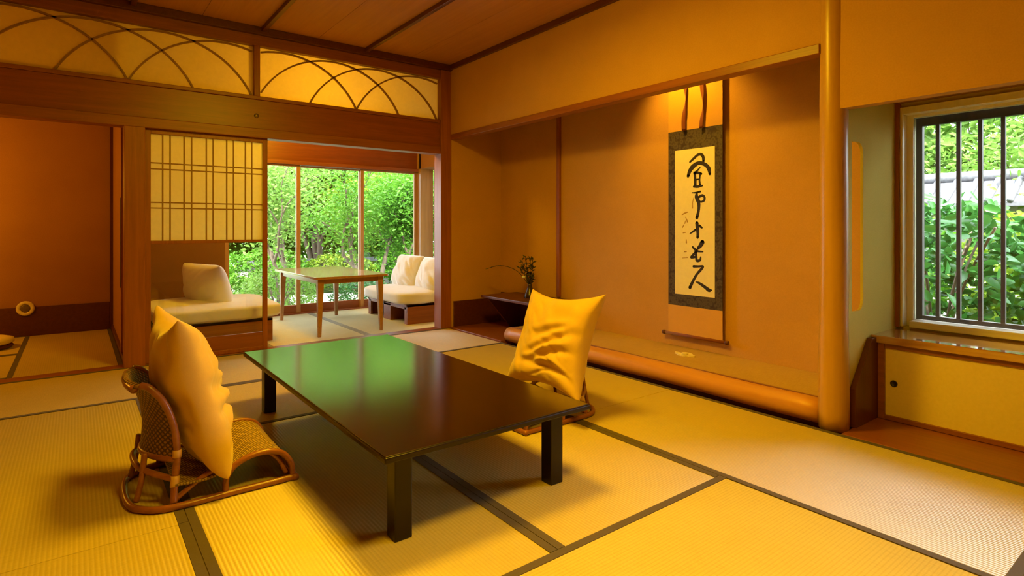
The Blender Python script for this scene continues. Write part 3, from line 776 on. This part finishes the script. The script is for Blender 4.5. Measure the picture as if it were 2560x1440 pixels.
for k in range(9):
    top = Vector((3.42+rr.uniform(-.07, .05), 4.20+rr.uniform(-.06, .11), .352+rr.uniform(.19, .37)))
    if k == 0: top = Vector((3.40, 4.24, .73))
    P = smooth([(3.42, 4.20, .45), ((3.42+top.x)/2+rr.uniform(-.01, .01), (4.2+top.y)/2, (.45+top.z)/2+.02), top], 6)
    st.tube(P, .0022, 5)
    for i, p in enumerate(P[2:]):
        for _ in range(2): leaf(lv, p, (rr.uniform(-1, 1), rr.uniform(-1, 1), rr.uniform(.1, 1)), rr.uniform(.03, .055), .008)
P = smooth([(3.42, 4.20, .46), (3.36, 4.32, .60), (3.30, 4.50, .645), (3.26, 4.66, .61)], 8); st.tube(P, [.003]*len(P), 5)
for a, b in zip(P[8:-1], P[9:]): leaf(lv, a, b-a, .06, .006)
part(st, 'stems', 'frame', vz); part(lv, 'leaves', 'twig', vz)
part(MB().lathe([(.004, 0), (.016, .006), (.019, .015), (.012, .023), (.003, .026)], (3.375, 4.235, .535), 14), 'white_bloom', 'white', vz)

# ------------------------------------------------------------------ window bay cabinet and counter
cb = thing('bay_cabinet', 'low built-in cabinet with yellow sliding doors under the barred window', 'cabinet', (3.55, .4, 0))
part(MB().prism([(3.125, 1.236, .004), (3.125, 1.236, .20), (3.335, 1.236, .434), (3.405, 1.236, .434), (3.405, 1.236, .004)], (0, .028, 0)), 'end_panel', 'darkz', cb, bevel=.002)
f = MB(); f.box(3.40, 1.205, .004, 3.43, 1.236, .405); f.box(3.40, -1.8, .004, 3.43, -1.77, .405); f.box(3.40, -1.77, .004, 3.445, 1.205, .028); f.box(3.405, -1.77, .38, 3.445, 1.205, .405)
part(f, 'door_surround', 'wy', cb, bevel=.002)
d1 = part(B(3.415, .30, .028, 3.428, 1.205, .38), 'door', 'fus', cb)
d2 = part(B(3.430, -.62, .028, 3.443, .30, .38), 'door', 'fus', cb)
def pull(y, x, par):
    m_ = MB(); m_.lathe([(.017, 0), (.017, .003), (.012, .003), (.010, .0005)], (0,0,0), 20)
    nv = MB(); nv.add([(x-c_, y+a_, .198+b_) for a_, b_, c_ in m_.v], m_.f, True); part(nv, 'door_pull', 'black', par)
pull(1.165, 3.4148, d1)
part(B(3.46, -1.8, .004, 3.74, 1.205, .39), 'cabinet_body', 'dark', cb)
ct = B(3.385, -1.85, .405, XW-.001, 1.264, .445)
tag(ct.build('bay_counter', 'shelf', bevel=.004), 'glossy brown counter board under the barred window, reflecting its light', 'counter')

# ------------------------------------------------------------------ pale seat at the far left
sp = thing('zabuton_pad', 'pale round floor pad with a dark rim cut off by the left edge', 'floor pad', (-.62, 6.45, 0))
part(MB().lathe([(.18, 0), (.20, .02), (.19, .035)], (-.62, 6.45, .0), 32), 'dark_rim', 'dark', sp)
part(MB().lathe([(.17, 0), (.205, .02), (.20, .05), (.15, .065), (.02, .068)], (-.62, 6.45, .034), 32), 'pad_top', 'fus', sp)

# ------------------------------------------------------------------ veranda table and benches
vt = thing('tea_table', 'light wooden table with tapered legs in the garden sitting area', 'table', (2.08, 5.9, 0))
def rrect(x0, y0, x1, y1, r, z, n=6):
    o = []
    for cx, cy, a0 in ((x1-r, y0+r, -PI/2), (x1-r, y1-r, 0), (x0+r, y1-r, PI/2), (x0+r, y0+r, PI)):
        for k in range(n+1): a_ = a0+PI/2*k/n; o.append((cx+r*math.cos(a_), cy+r*math.sin(a_), z))
    return o
M['vtw'] = wood('tea_table_wood', (.34, .17, .07), (.48, .26, .11), 'y', .3)
M['vtt'] = wood('tea_table_top', (.34, .17, .07), (.48, .26, .11), 'y', .22, 1, .6, .4)
part(MB().prism(rrect(1.735, 5.22, 2.47, 6.60, .05, .538), (0, 0, .022)), 'tabletop', 'vtt', vt, bevel=.003)
a = MB(); a.box(1.79, 5.29, .490, 2.41, 5.31, .538); a.box(1.79, 6.50, .490, 2.41, 6.52, .538); a.box(1.79, 5.30, .490, 1.81, 6.51, .538); a.box(2.39, 5.30, .490, 2.41, 6.51, .538)
part(a, 'apron', 'vtw', vt)
for x, sx in ((1.775, 1), (2.425, -1)):
    for y, sy in ((5.275, 1), (6.535, -1)):
        q = [(x, y), (x+sx*.060, y), (x+sx*.060, y+sy*.060), (x, y+sy*.060)]; p_ = [(x+sx*.004, y+sy*.004), (x+sx*.034, y+sy*.004), (x+sx*.034, y+sy*.034), (x+sx*.004, y+sy*.034)]
        mb = MB(); mb.add([(a_, b_, .538) for a_, b_ in q]+[(a_, b_, 0) for a_, b_ in p_], [(0, 1, 2, 3), (4, 7, 6, 5), (0, 4, 5, 1), (1, 5, 6, 2), (2, 6, 7, 3), (3, 7, 4, 0)])
        part(mb, 'leg', 'vtw', vt, bevel=.004)
def soft_box(x0, y0, z0, x1, y1, z1, seed, puff=.02):
    mb = MB(); N = 14; cx, cy, cz = (x0+x1)/2, (y0+y1)/2, (z0+z1)/2; hx, hy, hz = (x1-x0)/2, (y1-y0)/2, (z1-z0)/2
    bm = bmesh.new(); bmesh.ops.create_cube(bm, size=2); bmesh.ops.subdivide_edges(bm, edges=bm.edges, cuts=N, use_grid_fill=True)
    for v in bm.verts:
        x, y, z = v.co; p = 7
        L = (abs(x)**p+abs(y)**p+abs(z)**p)**(1/p); x, y, z = x/L, y/L, z/L
        pf = 1+puff/hz*(1-x*x)*(1-y*y)*(1 if abs(z) > .5 else 0)
        nn = noise.noise((x*2+seed, y*2, z))*.008
        v.co = (cx+x*hx, cy+y*hy, cz+z*hz*pf+nn)
    bm.verts.index_update(); mb.add([v.co[:] for v in bm.verts], [[v.index for v in f_.verts] for f_ in bm.faces], True); bm.free(); return mb
def bench(x0, x1, dirn, label, cat='bench'):
    # x0 is the open front edge of the base, dirn = +1 when the seat runs towards +x
    t = thing('bench_seat', label, cat, ((x0+x1)/2, 5.9, 0), 'low box benches with white seat pads')
    f = MB(); y0, y1 = 5.40, 6.40; xa, xb = x0, x1; th = .025*dirn
    f.box(xa, y0, 0, xb, y0+.025, .205); f.box(xa, y1-.025, 0, xb, y1, .205); f.box(xa, y0, .180, xb, y1, .205); f.box(xb-th, y0, 0, xb, y1, .205)
    f.box(xa, 5.80, 0, xb, 5.98, .205)
    f.box(xa, y0+.025, .0, xa+th, y0+.07, .18); f.box(xa, y1-.07, .0, xa+th, y1-.025, .18)
    f.box(xa, y0+.025, .155, xa+th, y1-.025, .18)
    part(f, 'box_base', 'wx', t, bevel=.003)
    xx = x0-.10*dirn
    part(soft_box(min(xx, x1), 5.35, .207, max(xx, x1), 6.42, .335, x0), 'seat_pad', 'white', t)
    return t
bench(2.75, 3.45, 1, 'white padded low bench against the glass at the right of the sitting area')
bench(1.41, .50, -1, 'white padded low bench seen through the glass of the sliding door')
up = (.22, 0, 1)
gw = 'white back cushions on the benches'
cushion('back_cushion', 'white back cushion on the right bench, farther of its two', (3.14, 6.14, .475), rot_from((.0, -1, 0), (.25, 0, 1)), .56, .44, .26, 8, 'white', gw, pinch=.02, fold=False)
cushion('back_cushion', 'white back cushion on the right bench, nearer the corner post', (3.18, 5.62, .47), rot_from((.0, -1, 0), (.25, 0, 1)), .54, .43, .26, 9, 'white', gw, pinch=.02, fold=False)
cushion('back_cushion', 'white back cushion seen through the sliding door glass', (.97, 5.98, .47), rot_from((-.25, 1, 0), (-.25, 0, 1)), .74, .42, .28, 12, 'white', gw, pinch=.02, fold=False)

# ------------------------------------------------------------------ garden
gnd = MB()
def gfn(u, v):
    x = -14+u*44; y = -16+v*50
    return (x, y, -.50+.10*noise.noise((x*.35, y*.35, 0))+.03*noise.noise((x*1.7, y*1.7, 4)))
gnd.grid(gfn, 90, 90)
struct(gnd, 'ground', 'moss')
gp = MB()
def pfn(u, v):
    a = 2*PI*u; r = v*(1+.2*noise.noise((math.cos(a)*1.5, math.sin(a)*1.5, 2)))
    x = 3.6+5.0*r*math.cos(a)*.9; y = 9.6+2.4*r*math.sin(a); return (x, y, -.375-.02*r)
gp.grid(pfn, 48, 10); tag(gp.build('gravel_bed', 'gravel'), 'pale gravel bed in the garden outside the large windows', 'gravel', None, 'stuff')

def quad_leaves(centres, size, rnd, flat=0.0, narrow=.45):
    n = len(centres); c_ = np.array(centres)
    d = rnd.normal(size=(n, 3)); d[:, 2] *= (1-flat); d /= np.linalg.norm(d, axis=1)[:, None]
    e = rnd.normal(size=(n, 3)); s_ = np.cross(d, e); s_ /= np.linalg.norm(s_, axis=1)[:, None]
    nn = np.cross(d, s_); L = size*rnd.uniform(.6, 1.3, size=(n, 1)); w_ = L*narrow; f = nn*w_*.22
    b, t_ = c_-d*L*.5, c_+d*L*.5
    l1, l2 = c_-d*L*.22+s_*w_*.46+f, c_+d*L*.18+s_*w_*.42+f
    r1, r2 = c_-d*L*.22-s_*w_*.46+f, c_+d*L*.18-s_*w_*.42+f
    return np.stack([b, l1, l2, t_, t_, r2, r1, b], axis=1).reshape(-1, 3)      # two folded halves
def leaf_obj(name, v, m, parent=None, origin=(0,0,0)):
    n = len(v)//8; V = (v-np.array(origin)).reshape(n, 8, 3)[:, [0, 1, 2, 3, 5, 6]].reshape(-1, 3)
    q = np.array([[0, 1, 2, 3], [3, 4, 5, 0]]); F = (np.arange(n)[:, None, None]*6+q[None]).reshape(-1)
    me = bpy.data.meshes.new(name)
    me.vertices.add(6*n); me.vertices.foreach_set('co', V.ravel())
    me.loops.add(8*n); me.loops.foreach_set('vertex_index', F.astype(np.int32))
    me.polygons.add(2*n); me.polygons.foreach_set('loop_start', np.arange(0, 8*n, 4, dtype=np.int32))
    me.update(calc_edges=True); me.validate()
    me.materials.append(M[m]); o = bpy.data.objects.new(name, me); C.objects.link(o)
    if parent is not None: o.parent = parent
    return o
def tree(name, label, base, height, spread, m, seed, leaf=.07, dens=1.0, lean=(0, 0), trunks=2, r0=.09, group='trees in the garden', low=.35, cat='tree'):
    rd = random.Random(seed); nr = np.random.default_rng(seed); t = thing(name, label, cat, base, group); bx, by, bz = base
    wood_ = MB(); tips = []
    def grow(p, d, L, r, depth):
        n = 5; pts = [p]; q = p.copy(); dd = d.copy()
        for i in range(n):
            dd = (dd+Vector((rd.uniform(-.25, .25), rd.uniform(-.25, .25), rd.uniform(-.1, .14)))).normalized(); q = q+dd*(L/n); pts.append(q.copy())
        wood_.tube(pts, [r*(1-.10*i) for i in range(n+1)], 7 if depth < 2 else 5, cap=depth == 0)
        if depth >= 1: tips.extend(pts[2:])
        if depth < 3:
            for k in range(3 if depth < 2 else 2):
                nd = (dd+Vector((rd.uniform(-1, 1), rd.uniform(-1, 1), rd.uniform(-.2, .6)))*(.75*spread)).normalized()
                grow(pts[rd.choice((3, 4, 5, 5))], nd, L*rd.uniform(.55, .8), r*.52, depth+1)
    for k in range(trunks):
        d = Vector((lean[0]+rd.uniform(-.45, .45)*(trunks > 1), lean[1]+rd.uniform(-.3, .3)*(trunks > 1), 1)).normalized()
        grow(Vector((bx+rd.uniform(-.12, .12)*(trunks > 1), by+rd.uniform(-.1, .1)*(trunks > 1), bz-.05)), d, height*low, r0, 0)
    part(wood_, 'trunk_and_branches', 'bark', t)
    tp = np.array([tuple(p) for p in tips if p.z > bz+height*.25]); k = int(len(tp)*22*dens)
    cc = tp[nr.integers(0, len(tp), k)]+nr.normal(size=(k, 3))*np.array([.22, .22, .12])*height/3.2
    leaf_obj('foliage', quad_leaves(cc, leaf, nr, .4), m, t, base)
    return t
def shrub(name, label, base, rx, ry, h, m, seed, leaf=.07, n=4000, group='garden shrubs', narrow=.45, cat='shrub'):
    nr = np.random.default_rng(seed); t = thing(name, label, cat, base, group); rd = random.Random(seed)
    st = MB()
    for k in range(9):
        a_ = rd.uniform(0, 2*PI); rr_ = rd.uniform(.3, .8)
        st.tube(smooth([base, (base[0]+rx*.4*rr_*math.cos(a_), base[1]+ry*.4*rr_*math.sin(a_), base[2]+h*.5), (base[0]+rx*rr_*math.cos(a_), base[1]+ry*rr_*math.sin(a_), base[2]+h*.85)], 4), .011, 5)
    part(st, 'stems', 'bark', t)
    d = nr.normal(size=(n, 3)); d /= np.linalg.norm(d, axis=1)[:, None]; r = nr.uniform(.55, 1, size=(n, 1))**.5
    lump = np.array([1+.28*noise.noise((a_*2.5+seed, b_*2.5, c_*2.5)) for a_, b_, c_ in d])[:, None]
    p = d*r*lump*np.array([rx, ry, h/2])+np.array([base[0], base[1], base[2]+h/2])
    leaf_obj('foliage', quad_leaves(p, leaf, nr, .3, narrow), m, t, base); return t
G0 = -.47
# seen through the large windows
tree('garden_tree', 'young multi-stem tree with bright green crown outside the middle window', (4.55, 10.0, G0), 3.5, 1.0, 'leafa', 21, .075, 1.5, trunks=3, r0=.06, low=.36)
tree('garden_tree', 'dark-branched garden tree with green crown outside the window beside the corner post', (6.0, 10.4, G0), 3.3, 1.1, 'leafa', 34, .075, 1.5, trunks=3, r0=.065, low=.36)
tree('garden_tree', 'slanting tree with loose leaves outside the leftmost clear window', (3.0, 10.2, G0), 3.6, .9, 'leafd', 45, .08, 1.1, (.35, 0), 2, .05, low=.36)
tree('garden_tree', 'leaning branches seen above the white right bench', (5.3, 8.6, G0), 2.2, 1.1, 'leafb', 57, .06, .55, (.9, .1), 2, .045, low=.45)
tree('garden_tree', 'tall pale green tree behind the middle window trees', (6.6, 13.5, G0), 5.0, 1.1, 'leafb', 61, .12, 1.6, trunks=2, r0=.1)
tree('garden_tree', 'tall pale green tree behind the left window', (3.9, 13.8, G0), 5.2, 1.1, 'leafd', 72, .12, 1.6, trunks=2, r0=.1)
tree('garden_tree', 'yellow-green tree seen in the sliver of side window beyond the corner post', (8.6, 11.8, G0), 4.6, 1.1, 'leafb', 83, .11, 1.6, trunks=2, r0=.1)
tree('garden_tree', 'farther green tree filling the gap between the two middle trees', (5.4, 16.0, G0), 6.0, 1.2, 'leafd', 90, .15, 1.7, trunks=3, r0=.1)
shrub('garden_shrub', 'low dark clipped shrub seen beneath the tea table', (3.95, 9.35, G0), .55, .45, .62, 'leafc', 3, .05, 3000)
shrub('garden_shrub', 'pale loose shrub low outside the leftmost clear window', (2.5, 9.3, G0), .6, .5, .9, 'leafd', 4, .06, 2500)
shrub('garden_shrub', 'green shrub low behind the right white bench', (5.9, 8.9, G0), .8, .6, .95, 'leafa', 5, .06, 3500)
def stone(label, c_, s_, seed):
    bm = bmesh.new(); bmesh.ops.create_icosphere(bm, subdivisions=3, radius=1)
    mb = MB(); vs = []
    for v in bm.verts:
        k = 1+.3*noise.noise(v.co*1.2+Vector((seed, 0, 0))); vs.append((c_[0]+v.co.x*s_[0]*k, c_[1]+v.co.y*s_[1]*k, c_[2]+v.co.z*s_[2]*k))
    bm.verts.index_update(); mb.add(vs, [[v.index for v in f_.verts] for f_ in bm.faces], True); bm.free()
    tag(mb.build('garden_stone', 'stone'), label, 'stone', 'garden stones')
stone('low grey garden stone right of the dark clipped shrub', (4.55, 8.9, -.40), (.42, .3, .22), 3)
stone('small grey garden stone left of the dark clipped shrub', (3.25, 9.0, -.42), (.25, .2, .14), 8)
gwl = thing('garden_wall', 'low pale plaster wall across the back of the garden behind the trees', 'wall', (5, 14.6, G0))
part(B(.5, 14.5, -.6, 9.5, 14.7, .12), 'wall_body', 'gwall', gwl)
part(MB().prism([(.4, 14.38, .12), (.4, 14.6, .22), (.4, 14.82, .12)], (9.2, 0, 0)), 'tile_cap', 'tile', gwl)
for i, (x, y, h_, m_, lb) in enumerate([(1.6, 17.5, 7, 'leafd', 'large pale backdrop tree at the left of the far garden'), (7.8, 18, 7.5, 'leafa', 'large green backdrop tree in the middle of the far garden'), (11.5, 15.5, 7, 'leafb', 'large yellow-green backdrop tree at the right of the far garden')]):
    shrub('backdrop_tree', lb, (x, y, G0), 2.7, 1.6, h_, m_, 100+i, .26, 15000, 'large backdrop trees', .5, 'tree')
shrub('backdrop_tree', 'large green backdrop tree between the left and middle ones', (4.8, 19, G0), 2.7, 1.6, 7.5, 'leafa', 108, .26, 15000, 'large backdrop trees', .5, 'tree')
for k, (x, y, rx, h_, m_, lb) in enumerate([(3.3, 13.3, 1.0, 1.0, 'leafa', 'rounded shrub before the garden wall behind the left window'), (5.0, 13.4, .9, .85, 'leafb', 'rounded shrub before the garden wall behind the middle window'), (6.9, 13.2, 1.1, 1.15, 'leafa', 'rounded shrub before the garden wall behind the right window'), (8.9, 13.3, 1.0, 1.3, 'leafd', 'rounded shrub before the garden wall near the corner post')]):
    shrub('garden_shrub', lb, (x, y, G0), rx, .6, h_, m_, 60+k, .09, 3500)
# seen through the barred window
shrub('broadleaf_shrub', 'glossy dark broadleaf shrub close outside the barred window', (6.1, 1.75, G0), .9, 1.0, 1.75, 'leafc', 11, .13, 2600, narrow=.5)
shrub('broadleaf_shrub', 'bright green broadleaf shrub outside the right of the barred window', (6.2, .35, G0), .9, .9, 1.7, 'leafa', 12, .13, 2600, narrow=.5)
shrub('garden_shrub', 'yellow-green sunlit shrub behind the dark broadleaf shrubs', (7.8, 1.2, G0), 1.0, .9, 1.75, 'leafb', 13, .10, 4000)
shrub('garden_shrub', 'mid green shrub left behind the dark broadleaf shrub', (7.6, 2.9, G0), 1.0, .9, 1.85, 'leafa', 14, .10, 4000)
tw = thing('tiled_garden_wall', 'garden wall with grey tiled roof ridge seen between the window bars', 'wall', (9.6, 2.4, G0))
part(B(9.5, -3, -.6, 9.7, 7, 1.35), 'wall_body', 'gwall', tw)
rf_ = MB(); rf_.prism([(9.05, -3.1, 1.33), (9.6, -3.1, 1.66), (10.15, -3.1, 1.33), (10.15, -3.1, 1.28), (9.05, -3.1, 1.28)], (0, 10.2, 0))
part(rf_, 'tile_slope', 'tile', tw)
rf_ = MB()
for k in range(46): y = -3+k*.22; rf_.tube([(9.03, y, 1.345), (9.6, y, 1.685)], .035, 8)
rf_.tube([(9.6, -3.1, 1.70), (9.6, 7.1, 1.70)], .075, 12)
part(rf_, 'tile_rolls', 'tile', tw)
tree('garden_tree', 'light leafy tree above the tiled wall, left in the barred window', (11.3, 4.1, G0), 4.6, 1.1, 'leafd', 121, .10, 1.0, trunks=2, r0=.06)
tree('garden_tree', 'light leafy tree above the tiled wall, right in the barred window', (11.4, 1.2, G0), 4.8, 1.1, 'leafd', 133, .10, 1.1, trunks=2, r0=.06)
shrub('backdrop_tree', 'large pale tree far beyond the tiled wall', (13.5, 3.2, G0), 2.2, 3.2, 6.5, 'leafd', 140, .24, 13000, 'large backdrop trees', .5, 'tree')
shrub('backdrop_tree', 'large green tree far beyond the tiled wall, at the right', (13.5, -.8, G0), 2.2, 2.4, 6.2, 'leafa', 141, .24, 12000, 'large backdrop trees', .5, 'tree')
